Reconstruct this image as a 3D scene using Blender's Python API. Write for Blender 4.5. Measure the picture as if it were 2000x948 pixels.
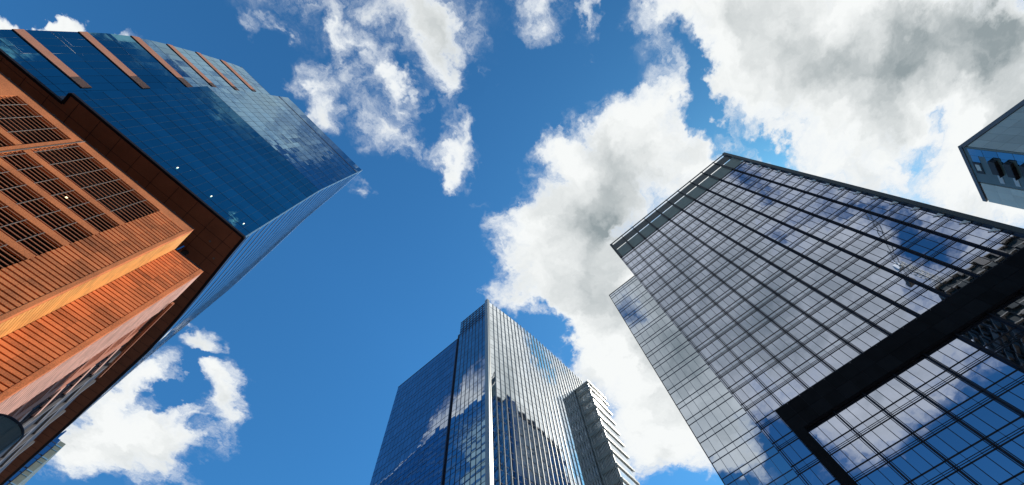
import bpy, math, random
from mathutils import Vector, Matrix

# ------------------------------------------------------------------ clear, camera, sky, sun, exposure
for o in list(bpy.data.objects):
    bpy.data.objects.remove(o, do_unlink=True)
scene = bpy.context.scene
COL = scene.collection
rng = random.Random(7)

# eye is at the origin, 1.6 m above the pavement; +x and +y follow the street grid
cam_d = bpy.data.cameras.new('camera')
cam = bpy.data.objects.new('camera', cam_d)
COL.objects.link(cam)
right = Vector((0.65610488, -0.75219727, -0.06103816))
down = Vector((0.69651196, 0.63469427, -0.33471521))
fwd = Vector((0.29051244, 0.17709447, 0.9403404))
cam.matrix_world = Matrix(((right.x, -down.x, -fwd.x, 0), (right.y, -down.y, -fwd.y, 0), (right.z, -down.z, -fwd.z, 0), (0, 0, 0, 1)))
cam_d.sensor_fit = 'HORIZONTAL'
cam_d.sensor_width = 36.0
cam_d.lens = 830.66 * 36.0 / 2000.0
cam_d.clip_start = 0.1
cam_d.clip_end = 6000
scene.camera = cam

SUN_EL = math.radians(47)
SUN_AZ = math.radians(-24.0)          # measured from +x towards +y
sun_dir = Vector((math.cos(SUN_EL) * math.cos(SUN_AZ), math.cos(SUN_EL) * math.sin(SUN_AZ), math.sin(SUN_EL)))
sl = bpy.data.lights.new('sun', 'SUN')
sl.energy = 5.0
sl.angle = math.radians(0.5)
sl.color = (1.0, 0.93, 0.82)
sun = bpy.data.objects.new('sun', sl)
COL.objects.link(sun)
sun.rotation_euler = sun_dir.to_track_quat('Z', 'Y').to_euler()

scene.view_settings.view_transform = 'Standard'
scene.view_settings.look = 'None'
scene.view_settings.gamma = 1.0
scene.view_settings.use_curve_mapping = False
scene.view_settings.exposure = 0.0
scene.render.engine = 'CYCLES'
scene.render.resolution_x = 1024
scene.render.resolution_y = 485
try:
    scene.cycles.max_bounces = 8
    scene.cycles.glossy_bounces = 5
    scene.cycles.blur_glossy = 0.0
    scene.cycles.sample_clamp_indirect = 6.0
except Exception:
    pass

# cloud cells in the plane of the cloud deck: (u, v, half length, half width, turn, weight), u = x/z, v = y/z
CLOUD = [
 (0.47, -0.732, 0.6, 0.227, 2.464, 1.5),
 (0.859, -0.82, 0.465, 0.27, 2.518, 1.3),
 (0.301, -0.535, 0.242, 0.146, 2.611, 0.9),
 (0.558, -0.585, 0.303, 0.142, 2.508, 0.8),
 (0.321, -0.415, 0.148, 0.124, 2.266, 0.55),
 (0.463, -0.442, 0.173, 0.076, 2.753, 0.7),
 (0.201, -0.341, 0.106, 0.071, 2.608, 0.35),
 (0.133, -0.401, 0.096, 0.051, 2.028, 0.6),
 (0.242, -0.242, 0.124, 0.093, 1.915, 0.3),
 (0.71, -0.539, 0.363, 0.109, 2.483, 0.6),
 (1.136, -0.875, 0.305, 0.158, 2.492, 0.8),
 (0.267, -0.378, 0.149, 0.041, 0.168, -1.0),
 (0.266, -0.311, 0.073, 0.063, 2.736, 0.45),
 (0.664, -1.037, 0.22, 0.125, 2.512, 0.9),
 (0.371, -0.328, 0.093, 0.045, 0.101, -1.1),
 (0.545, -0.432, 0.123, 0.029, 2.671, -0.75),
 (0.472, -0.33, 0.059, 0.026, 2.496, -0.5),
 (0.825, -0.697, 0.123, 0.05, 3.011, -0.55),
 (0.791, -0.779, 0.103, 0.066, 0.878, -0.65),
 (0.741, -0.785, 0.044, 0.031, 2.838, -0.5),
 (0.355, -0.177, 0.232, 0.185, 2.232, 1.5),
 (0.325, -0.013, 0.17, 0.159, -0.009, 1.15),
 (0.357, 0.128, 0.165, 0.154, 0.355, 0.95),
 (0.491, 0.084, 0.249, 0.223, 0.249, 1.3),
 (0.215, -0.037, 0.073, 0.065, 2.474, 0.7),
 (0.437, 0.229, 0.142, 0.111, 3.042, 0.7),
 (0.262, -0.213, 0.101, 0.085, 1.75, 0.6),
 (0.484, -0.285, 0.117, 0.085, 2.501, 0.6),
 (0.255, 0.141, 0.075, 0.039, 2.312, 0.3),
 (0.314, 0.236, 0.069, 0.059, -2.76, 0.4),
 (0.409, 0.302, 0.07, 0.057, 3.08, 0.6),
 (0.678, 0.174, 0.249, 0.223, -2.712, 1.2),
 (0.934, 0.177, 0.318, 0.238, -2.901, 1.5),
 (1.185, 0.25, 0.291, 0.18, -3.041, 1.0),
 (1.103, 0.391, 0.198, 0.171, -2.397, 0.7),
 (0.546, 0.267, 0.094, 0.063, -2.853, -1.4),
 (0.666, 0.282, 0.073, 0.044, -3.128, -0.7),
 (1.337, 0.34, 0.137, 0.107, 2.767, -1.3),
 (1.437, 0.242, 0.141, 0.068, 0.469, -0.5),
 (-0.243, 0.281, 0.098, 0.055, 0.75, 0.72),
 (-0.185, 0.312, 0.063, 0.058, 0.697, 0.64),
 (-0.196, 0.204, 0.116, 0.08, 2.431, 0.5),
 (-0.16, 0.116, 0.085, 0.044, 0.545, 0.64),
 (-0.106, 0.14, 0.078, 0.051, 0.352, 0.68),
 (-0.085, 0.236, 0.1, 0.069, 2.481, 0.56),
 (-0.005, 0.228, 0.068, 0.054, 2.576, 0.48),
 (-0.194, -0.011, 0.145, 0.053, 2.421, 0.76),
 (-0.13, 0.011, 0.119, 0.065, 0.8, 0.72),
 (-0.06, 0.064, 0.085, 0.039, 0.784, 0.44),
 (0.057, 0.141, 0.1, 0.07, 1.054, 0.92),
 (0.092, 0.191, 0.061, 0.026, 1.026, 0.56),
 (0.027, 0.089, 0.051, 0.029, 0.771, 0.4),
 (-0.313, 0.128, 0.059, 0.029, 0.587, 0.48),
 (-0.267, 0.14, 0.054, 0.051, 1.788, 0.36),
 (-0.243, 0.113, 0.07, 0.031, 2.673, 0.28),
 (-0.038, -0.207, 0.076, 0.052, 2.293, 0.68),
 (0.044, -0.267, 0.063, 0.031, 0.956, 0.52),
 (0.018, -0.281, 0.044, 0.029, 2.316, 0.32),
 (-0.051, -0.042, 0.031, 0.015, 0.75, 0.28),
 (-0.006, -0.031, 0.028, 0.015, 2.28, 0.2),
 (0.039, -0.017, 0.049, 0.014, 0.726, 0.24),
 (-0.042, 0.37, 0.029, 0.027, 2.142, 0.44),
 (0.172, 0.175, 0.049, 0.023, 2.3, 0.2),
 (-0.699, 0.607, 0.052, 0.03, 2.504, 0.1),
 (-0.655, 0.556, 0.044, 0.026, 2.497, 0.2),
 (-0.407, 0.267, 0.043, 0.031, 1.582, 0.36),
 (-0.377, 0.224, 0.027, 0.022, 1.756, 0.28),
 (-0.726, 0.632, 0.04, 0.021, 1.247, 0.2),
 (0.007, 1.365, 0.23, 0.187, 2.079, 1.5),
 (-0.039, 1.488, 0.195, 0.106, 1.725, 0.8),
 (-0.054, 1.133, 0.127, 0.078, 1.538, 1.0),
 (-0.079, 1.23, 0.145, 0.053, 1.644, 0.7),
 (-0.022, 0.955, 0.066, 0.049, 2.229, 0.95),
 (0.112, 1.056, 0.142, 0.079, 0.85, 1.1),
 (0.044, 1.03, 0.075, 0.068, 2.87, 0.5),
 (0.091, 1.278, 0.133, 0.117, 1.361, 0.6),
 (0.169, 1.225, 0.126, 0.073, -3.114, 0.4),
 (0.204, 1.393, 0.125, 0.071, 2.913, 0.4),
 (0.191, 1.151, 0.092, 0.054, 1.013, 0.45),
 (0.016, 1.168, 0.086, 0.034, 1.968, -0.7),
 (0.108, 1.209, 0.066, 0.033, 2.559, -0.45),
 (0.007, 1.0, 0.058, 0.028, 2.271, -0.6),
 (0.0, 1.065, 0.072, 0.023, 0.852, -0.6),
 (0.096, 1.146, 0.084, 0.067, 1.955, 0.3),
 (-0.688, 0.67, 0.284, 0.092, 2.242, 1.7),
 (-0.635, 0.738, 0.182, 0.054, 2.308, 1.5),
 (-0.56, 0.591, 0.053, 0.038, 2.398, 0.7),
 (-0.632, 0.568, 0.081, 0.032, 2.41, 0.8),
 (-0.803, 0.766, 0.097, 0.061, -2.669, -0.8),
 (0.688, 0.67, 0.284, 0.092, 0.9, 1.7),  # unseen clouds added behind the centre tower, to show in mirrored glass
 (0.635, 0.738, 0.182, 0.054, 0.834, 1.5),
 (0.811, 0.773, 0.142, 0.124, 2.491, 0.8),
 (-0.703, 0.563, 0.216, 0.056, 2.301, -2.2),
 (-0.699, 0.607, 0.052, 0.03, 2.504, 0.2),
 (-0.655, 0.556, 0.044, 0.026, 2.497, 0.35),
 (-1.0, -0.334, 1.045, 0.637, -2.831, 1.35),
 (-0.682, -0.08, 0.464, 0.373, 2.91, 0.8),
 (-1.073, 0.139, 0.44, 0.329, 2.552, 1.0),
 (-1.364, 0.129, 0.204, 0.157, -2.87, 0.8),
 (-1.474, -0.274, 0.362, 0.188, -2.978, 0.7),
 (-0.775, -0.327, 0.138, 0.094, -1.782, -0.88),
 (-0.848, -0.545, 0.198, 0.062, -2.641, -0.71),
 (-0.569, -0.353, 0.154, 0.059, -2.713, -0.71),
 (-0.68, 0.074, 0.117, 0.078, -2.983, -0.92),
 (-1.119, -0.047, 0.109, 0.07, -2.927, -0.64),
 (-1.382, 0.016, 0.206, 0.122, -3.139, -1.13),
 (-1.928, -0.501, 0.387, 0.354, -2.367, -1.69),
 (-1.909, -0.193, 0.332, 0.191, -1.725, -1.06),
 (-1.06, -0.623, 0.172, 0.087, -2.837, -0.92),
 (-1.397, 0.218, 0.132, 0.102, -2.879, -1.06),
 (-1.262, -0.27, 0.128, 0.101, -1.676, -0.35),
 (-1.164, -0.558, 0.18, 0.066, -2.813, -0.42),
 (-0.783, -0.444, 0.243, 0.049, -2.702, -0.32),
 (0.959, -0.291, 0.552, 0.359, 2.87, 1.5),  # unseen clouds added behind the right tower to whiten the curved glass reflections
 (0.716, -0.329, 0.214, 0.158, 2.632, 0.7),
 (-0.586, -0.599, 0.219, 0.128, -3.113, -0.9),
 (-0.363, -0.614, 0.321, 0.188, 3.085, -0.9),
 (-0.667, -0.591, 0.099, 0.065, -2.752, -0.6),
 (-0.267, -0.337, 0.096, 0.068, -3.077, 0.42),
 (-0.179, -0.336, 0.061, 0.052, 3.0, 0.5),
 (-0.132, -0.284, 0.063, 0.047, 3.087, 0.25),
 (-0.466, -0.368, 0.067, 0.046, -2.507, 1.5),
 (-0.407, -0.336, 0.05, 0.043, 1.32, 1.0),
 (-0.365, -0.31, 0.057, 0.042, -2.484, 0.6),
 (-0.3, -0.281, 0.051, 0.03, -2.198, 0.4),
 (-0.151, -0.629, 0.029, 0.02, 2.032, 1.0),
 (-0.685, -0.67, 0.061, 0.036, -2.053, 0.45),
 (-0.491, -0.652, 0.073, 0.021, -2.264, 0.2),
]
GREY = [
 (0.347, -0.589, 0.185, 0.107, 2.613, 0.62),
 (0.502, -0.64, 0.208, 0.093, 2.552, 0.56),
 (0.535, -0.792, 0.174, 0.092, 2.412, 0.62),
 (0.698, -0.916, 0.222, 0.115, 2.443, 1.0),
 (0.61, -0.747, 0.145, 0.063, 2.498, 0.5),
 (0.627, -0.978, 0.175, 0.079, 2.388, 0.88),
 (0.245, -0.516, 0.092, 0.059, 2.4, 0.44),
 (0.358, -0.144, 0.163, 0.11, 2.387, 0.56),
 (0.449, -0.014, 0.172, 0.147, 2.583, 0.75),
 (0.357, 0.029, 0.129, 0.117, 2.626, 0.5),
 (0.538, 0.12, 0.138, 0.117, 2.566, 0.56),
 (0.639, 0.145, 0.128, 0.093, 2.45, 0.44),
 (0.77, 0.099, 0.146, 0.074, 2.927, 0.44),
 (0.647, -0.652, 0.156, 0.069, 2.368, 0.44),
 (0.419, -0.268, 0.088, 0.048, 2.36, 0.25),
 (0.899, -0.938, 0.151, 0.082, 0.103, 0.62),
 (0.867, 0.094, 0.144, 0.096, 0.901, 0.44),
 (-0.186, 0.2, 0.098, 0.062, 2.207, 0.5),
 (-0.091, 0.205, 0.09, 0.055, 2.238, 0.38),
 (-0.143, -0.019, 0.078, 0.064, 0.891, 0.31),
 (0.086, 1.389, 0.167, 0.111, 2.179, 0.25),
 (0.164, 1.126, 0.11, 0.08, 1.12, 0.31),
 (-0.971, -0.349, 1.0, 0.627, -2.839, 0.62),
 (-0.919, 0.04, 0.516, 0.392, 2.662, 0.38),
]


world = bpy.data.worlds.new('World')
scene.world = world
world.use_nodes = True


def build_sky():
    nt = world.node_tree
    N, L = nt.nodes, nt.links
    N.clear()

    def node(t, **kw):
        n = N.new(t)
        for k, v in kw.items():
            setattr(n, k, v)
        return n

    def sock(v, inp):
        if hasattr(v, 'is_output'):
            L.new(v, inp)
        else:
            inp.default_value = v

    def mth(op, a, b=0.0, c=None, clamp=False):
        n = node('ShaderNodeMath', operation=op, use_clamp=clamp)
        sock(a, n.inputs[0]); sock(b, n.inputs[1])
        if c is not None:
            sock(c, n.inputs[2])
        return n.outputs[0]

    def vec(op, a, b):
        n = node('ShaderNodeVectorMath', operation=op)
        sock(a, n.inputs[0]); sock(b, n.inputs[1])
        return n.outputs[0]

    def smooth(v, a, b):
        n = node('ShaderNodeMapRange', interpolation_type='SMOOTHSTEP')
        sock(v, n.inputs['Value'])
        n.inputs['From Min'].default_value = a
        n.inputs['From Max'].default_value = b
        return n.outputs[0]

    def noise(v, scale, detail, rough, offset, lac=2.0):
        m = vec('ADD', v, offset)
        n = node('ShaderNodeTexNoise', noise_dimensions='3D')
        L.new(m, n.inputs['Vector'])
        n.inputs['Scale'].default_value = scale
        n.inputs['Detail'].default_value = detail
        n.inputs['Roughness'].default_value = rough
        n.inputs['Lacunarity'].default_value = lac
        return n

    def mixc(f, a, b, blend='MIX'):
        n = node('ShaderNodeMix', data_type='RGBA', blend_type=blend)
        sock(f, n.inputs[0]); sock(a, n.inputs[6]); sock(b, n.inputs[7])
        return n.outputs[2]

    out = node('ShaderNodeOutputWorld')
    bg = node('ShaderNodeBackground')
    bg.inputs['Strength'].default_value = 0.1
    L.new(bg.outputs[0], out.inputs['Surface'])
    sky = node('ShaderNodeTexSky', sky_type='NISHITA')
    sky.sun_disc = False
    sky.sun_elevation = SUN_EL
    sky.sun_rotation = math.pi / 2 - SUN_AZ
    sky.air_density = 1.0
    sky.dust_density = 0.6
    sky.ozone_density = 3.0
    tc = node('ShaderNodeTexCoord')
    sep = node('ShaderNodeSeparateXYZ')
    L.new(tc.outputs['Generated'], sep.inputs[0])
    zz = mth('MAXIMUM', sep.outputs[2], 0.06)
    u = mth('DIVIDE', sep.outputs[0], zz)
    v = mth('DIVIDE', sep.outputs[1], zz)
    com = node('ShaderNodeCombineXYZ')
    L.new(u, com.inputs[0]); L.new(v, com.inputs[1])
    p = com.outputs[0]
    # the wind's folds: push the lookup about by noise
    w1 = noise(p, 5.0, 5.0, 0.6, (3.1, 7.7, 1.0))
    w2 = noise(p, 16.0, 6.0, 0.65, (9.3, 2.2, 4.0))
    d1 = vec('MULTIPLY', vec('SUBTRACT', w1.outputs['Color'], (0.5, 0.5, 0.5)), (0.20, 0.20, 0.0))
    d2 = vec('MULTIPLY', vec('SUBTRACT', w2.outputs['Color'], (0.5, 0.5, 0.5)), (0.10, 0.10, 0.0))
    q = vec('ADD', vec('ADD', p, d1), d2)

    def cell_sum(cells, pos):
        acc = None
        for (cu, cv, a, b, th, wt) in cells:
            m = node('ShaderNodeMapping', vector_type='TEXTURE')
            L.new(pos, m.inputs[0])
            m.inputs['Location'].default_value = (cu, cv, 0)
            m.inputs['Rotation'].default_value = (0, 0, th)
            m.inputs['Scale'].default_value = (a, b, 1)
            g = node('ShaderNodeTexGradient', gradient_type='SPHERICAL')
            L.new(m.outputs[0], g.inputs[0])
            acc = mth('MULTIPLY_ADD', g.outputs['Fac'], wt, acc if acc is not None else 0.0)
        return acc

    dens = cell_sum(CLOUD, q)
    grey = cell_sum(GREY, q)
    big = noise(p, 7.0, 9.0, 0.62, (1.7, 5.2, 0.5))
    fine = noise(q, 24.0, 10.0, 0.7, (4.4, 0.3, 2.5))
    nz = mth('ADD', mth('MULTIPLY', mth('SUBTRACT', big.outputs['Fac'], 0.5), 1.0),
             mth('MULTIPLY', mth('SUBTRACT', fine.outputs['Fac'], 0.5), 1.15))
    dcl = mth('MINIMUM', dens, 1.3)
    has = smooth(dens, 0.0, 0.35)
    field = mth('ADD', dcl, mth('MULTIPLY', nz, has))
    alpha = smooth(field, 0.08, 0.84)
    thick = smooth(field, 0.35, 1.15)
    sh = noise(q, 5.5, 7.0, 0.58, (8.8, 1.9, 6.0))
    shade = mth('ADD', mth('MULTIPLY', grey, 1.05), mth('MULTIPLY', mth('SUBTRACT', sh.outputs['Fac'], 0.5), 1.6))
    shade = mth('MULTIPLY', mth('MAXIMUM', shade, 0.0), thick, clamp=True)
    rim = mixc(thick, (7.8, 8.4, 9.1, 1), (9.5, 9.7, 9.6, 1))
    ccol = mixc(shade, rim, (3.0, 3.5, 3.65, 1))
    # deep polarised blue of the phone picture
    blue = mixc(1.0, sky.outputs[0], SKY_TINT, 'MULTIPLY')
    lift = node('ShaderNodeMapRange')
    L.new(sep.outputs[1], lift.inputs['Value'])
    lift.inputs['From Min'].default_value = -0.4; lift.inputs['From Max'].default_value = 0.5
    lift.inputs['To Min'].default_value = 0.86; lift.inputs['To Max'].default_value = 1.36
    blue = mixc(1.0, blue, lift.outputs[0], 'MULTIPLY')
    allc = mixc(mth('MULTIPLY', alpha, 0.985), blue, ccol)
    # (clouds done)
    # below the horizon: street haze colour
    up = smooth(sep.outputs[2], -0.02, 0.05)
    fin = mixc(up, (1.6, 1.7, 1.8, 1), allc)
    L.new(fin, bg.inputs['Color'])


SKY_TINT = (0.37, 1.04, 1.38, 1)
build_sky()

# ------------------------------------------------------------------ helpers
GZ = -1.6


class MB:
    def __init__(self):
        self.v = []; self.f = []; self.a = []

    def quad(self, a, b, c, d, val=0.5):
        n = len(self.v)
        self.v += [tuple(a), tuple(b), tuple(c), tuple(d)]
        self.f.append((n, n + 1, n + 2, n + 3)); self.a.append(val)

    def hexa(self, p, val=0.5):
        """eight corners: bottom ring 0-3, top ring 4-7"""
        n = len(self.v)
        self.v += [tuple(c) for c in p]
        for f in ((0, 3, 2, 1), (4, 5, 6, 7), (0, 1, 5, 4), (1, 2, 6, 5), (2, 3, 7, 6), (3, 0, 4, 7)):
            self.f.append(tuple(n + i for i in f)); self.a.append(val)

    def box(self, x0, x1, y0, y1, z0, z1, val=0.5):
        self.hexa([(x0, y0, z0), (x1, y0, z0), (x1, y1, z0), (x0, y1, z0), (x0, y0, z1), (x1, y0, z1), (x1, y1, z1), (x0, y1, z1)], val)

    def fbox(self, P, u0, u1, z0, z1, o0, o1, val=0.5):
        """a box laid on a facade: u along it, o outwards from it"""
        self.hexa([P(u0, z0, o0), P(u1, z0, o0), P(u1, z0, o1), P(u0, z0, o1),
                   P(u0, z1, o0), P(u1, z1, o0), P(u1, z1, o1), P(u0, z1, o1)], val)

    def pane(self, P, u0, u1, z0, z1, o=0.0, tilt=0.0022, tone=None):
        a = rng.gauss(0, tilt); b = rng.gauss(0, tilt)
        du = (Vector(P(u1, z0, 0)) - Vector(P(u0, z0, 0))).length / 2
        dz = (z1 - z0) / 2
        val = rng.random() if tone is None else 0.3 * rng.random() + 0.7 * tone
        self.quad(P(u0, z0, o - a * du - b * dz), P(u1, z0, o + a * du - b * dz),
                  P(u1, z1, o + a * du + b * dz), P(u0, z1, o - a * du + b * dz), val)

    def prism(self, pts, z0, z1):
        n = len(self.v); k = len(pts)
        self.v += [(x, y, z0) for x, y in pts] + [(x, y, z1) for x, y in pts]
        self.f.append(tuple(n + i for i in range(k))[::-1]); self.a.append(.5)
        self.f.append(tuple(n + k + i for i in range(k))); self.a.append(.5)
        for i in range(k):
            j = (i + 1) % k
            self.f.append((n + i, n + j, n + k + j, n + k + i)); self.a.append(.5)

    def cyl(self, cx, cy, r, z0, z1, seg=24, r1=None):
        r1 = r if r1 is None else r1
        n = len(self.v)
        for k, (rr, z) in enumerate(((r, z0), (r1, z1))):
            self.v += [(cx + rr * math.cos(2 * math.pi * i / seg), cy + rr * math.sin(2 * math.pi * i / seg), z) for i in range(seg)]
        self.f.append(tuple(n + i for i in range(seg))[::-1]); self.a.append(.5)
        self.f.append(tuple(n + seg + i for i in range(seg))); self.a.append(.5)
        for i in range(seg):
            j = (i + 1) % seg
            self.f.append((n + i, n + j, n + seg + j, n + seg + i)); self.a.append(.5)

    def bar(self, p, q, r):
        p = Vector(p); q = Vector(q); d = (q - p).normalized()
        s = d.cross(Vector((0, 0, 1)) if abs(d.z) < .9 else Vector((1, 0, 0))).normalized() * r
        t = d.cross(s).normalized() * r
        self.hexa([p - s - t, p + s - t, p + s + t, p - s + t, q - s - t, q + s - t, q + s + t, q - s + t])


BASE = {}
SC = [1.0]          # enlargement about the eye, for parts measured in the picture's own units


def obj(name, mb, mat, parent=None, loc=None):
    if parent is not None:
        bx = BASE[parent.name]
        off = Vector(bx)
    else:
        off = Vector(loc) if loc else Vector((0, 0, 0))
    me = bpy.data.meshes.new(name)
    me.from_pydata([tuple(Vector(c) * SC[0] - off) for c in mb.v], [], mb.f)
    at = me.attributes.new('tone', 'FLOAT', 'FACE')
    at.data.foreach_set('value', mb.a)
    me.materials.append(mat)
    me.update()
    o = bpy.data.objects.new(name, me)
    COL.objects.link(o)
    if parent is not None:
        o.parent = parent
        BASE[o.name] = bx
    else:
        o.location = off
        BASE[o.name] = tuple(off)
    return o


def thing(name, label, cat, loc, group=None):
    o = bpy.data.objects.new(name, None)
    COL.objects.link(o)
    o.location = loc
    o.empty_display_size = 1.0
    o['label'] = label; o['category'] = cat
    if group:
        o['group'] = group
    BASE[o.name] = tuple(loc)
    return o


def lerp_table(t, x):
    if x <= t[0][0]:
        return t[0][1]
    for (a, b), (c, d) in zip(t, t[1:]):
        if x <= c:
            return b + (d - b) * (x - a) / (c - a)
    return t[-1][1]


# ------------------------------------------------------------------ materials
def base_mat(name, col, rough=0.6, metal=0.0, spec=0.5):
    m = bpy.data.materials.new(name)
    m.use_nodes = True
    b = m.node_tree.nodes['Principled BSDF']
    b.inputs['Base Color'].default_value = (*col, 1)
    b.inputs['Roughness'].default_value = rough
    b.inputs['Metallic'].default_value = metal
    b.inputs['Specular IOR Level'].default_value = spec
    return m, m.node_tree.nodes, m.node_tree.links, b


def matte(name, col, var=0.12, scale=0.6, rough=0.7, metal=0.0, fine=18.0, bump=0.0, grain=0.0):
    """plain finish with soft weathering and a fine grain"""
    m, N, L, b = base_mat(name, col, rough, metal)
    tc = N.new('ShaderNodeTexCoord')
    n1 = N.new('ShaderNodeTexNoise'); n1.inputs['Scale'].default_value = scale; n1.inputs['Detail'].default_value = 6
    n2 = N.new('ShaderNodeTexNoise'); n2.inputs['Scale'].default_value = fine; n2.inputs['Detail'].default_value = 3
    L.new(tc.outputs['Object'], n1.inputs['Vector']); L.new(tc.outputs['Object'], n2.inputs['Vector'])
    at = N.new('ShaderNodeAttribute'); at.attribute_name = 'tone'
    ad = N.new('ShaderNodeMath'); ad.operation = 'MULTIPLY_ADD'
    L.new(n2.outputs['Fac'], ad.inputs[0]); ad.inputs[1].default_value = 0.7 + grain; L.new(n1.outputs['Fac'], ad.inputs[2])
    ad2 = N.new('ShaderNodeMath'); ad2.operation = 'MULTIPLY_ADD'
    L.new(at.outputs['Fac'], ad2.inputs[0]); ad2.inputs[1].default_value = 0.5; L.new(ad.outputs[0], ad2.inputs[2])
    mr = N.new('ShaderNodeMapRange')
    L.new(ad2.outputs[0], mr.inputs['Value'])
    mr.inputs['From Min'].default_value = 0.6; mr.inputs['From Max'].default_value = 1.6
    mr.inputs['To Min'].default_value = 1 - 2 * var; mr.inputs['To Max'].default_value = 1 + 1.6 * var
    mx = N.new('ShaderNodeMix'); mx.data_type = 'RGBA'; mx.blend_type = 'MULTIPLY'; mx.inputs[0].default_value = 1
    mx.inputs[6].default_value = (*col, 1)
    L.new(mr.outputs[0], mx.inputs[7]); L.new(mx.outputs[2], b.inputs['Base Color'])
    if bump:
        bp = N.new('ShaderNodeBump'); bp.inputs['Strength'].default_value = bump; bp.inputs['Distance'].default_value = 0.02
        L.new(n2.outputs['Fac'], bp.inputs['Height']); L.new(bp.outputs[0], b.inputs['Normal'])
    return m


def mirror_glass(name, col, rough=0.015, wave=0.02, wscale=0.35, var=0.12):
    """coated curtain-wall glass: tinted mirror, every pane a touch different and slightly wavy"""
    m, N, L, b = base_mat(name, col, rough, 1.0)
    tc = N.new('ShaderNodeTexCoord')
    at = N.new('ShaderNodeAttribute'); at.attribute_name = 'tone'
    mr = N.new('ShaderNodeMapRange'); L.new(at.outputs['Fac'], mr.inputs['Value'])
    mr.inputs['To Min'].default_value = 1 - var; mr.inputs['To Max'].default_value = 1 + var * .6
    mx = N.new('ShaderNodeMix'); mx.data_type = 'RGBA'; mx.blend_type = 'MULTIPLY'; mx.inputs[0].default_value = 1
    mx.inputs[6].default_value = (*col, 1); L.new(mr.outputs[0], mx.inputs[7])
    L.new(mx.outputs[2], b.inputs['Base Color'])
    n = N.new('ShaderNodeTexNoise'); n.inputs['Scale'].default_value = wscale; n.inputs['Detail'].default_value = 2
    L.new(tc.outputs['Object'], n.inputs['Vector'])
    bp = N.new('ShaderNodeBump'); bp.inputs['Strength'].default_value = wave; bp.inputs['Distance'].default_value = 0.25
    L.new(n.outputs['Fac'], bp.inputs['Height']); L.new(bp.outputs[0], b.inputs['Normal'])
    return m


def lamp_mat(name, col, power):
    m, N, L, b = base_mat(name, (0.8, 0.8, 0.8), 0.4)
    b.inputs['Emission Color'].default_value = (*col, 1)
    b.inputs['Emission Strength'].default_value = power
    return m


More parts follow.
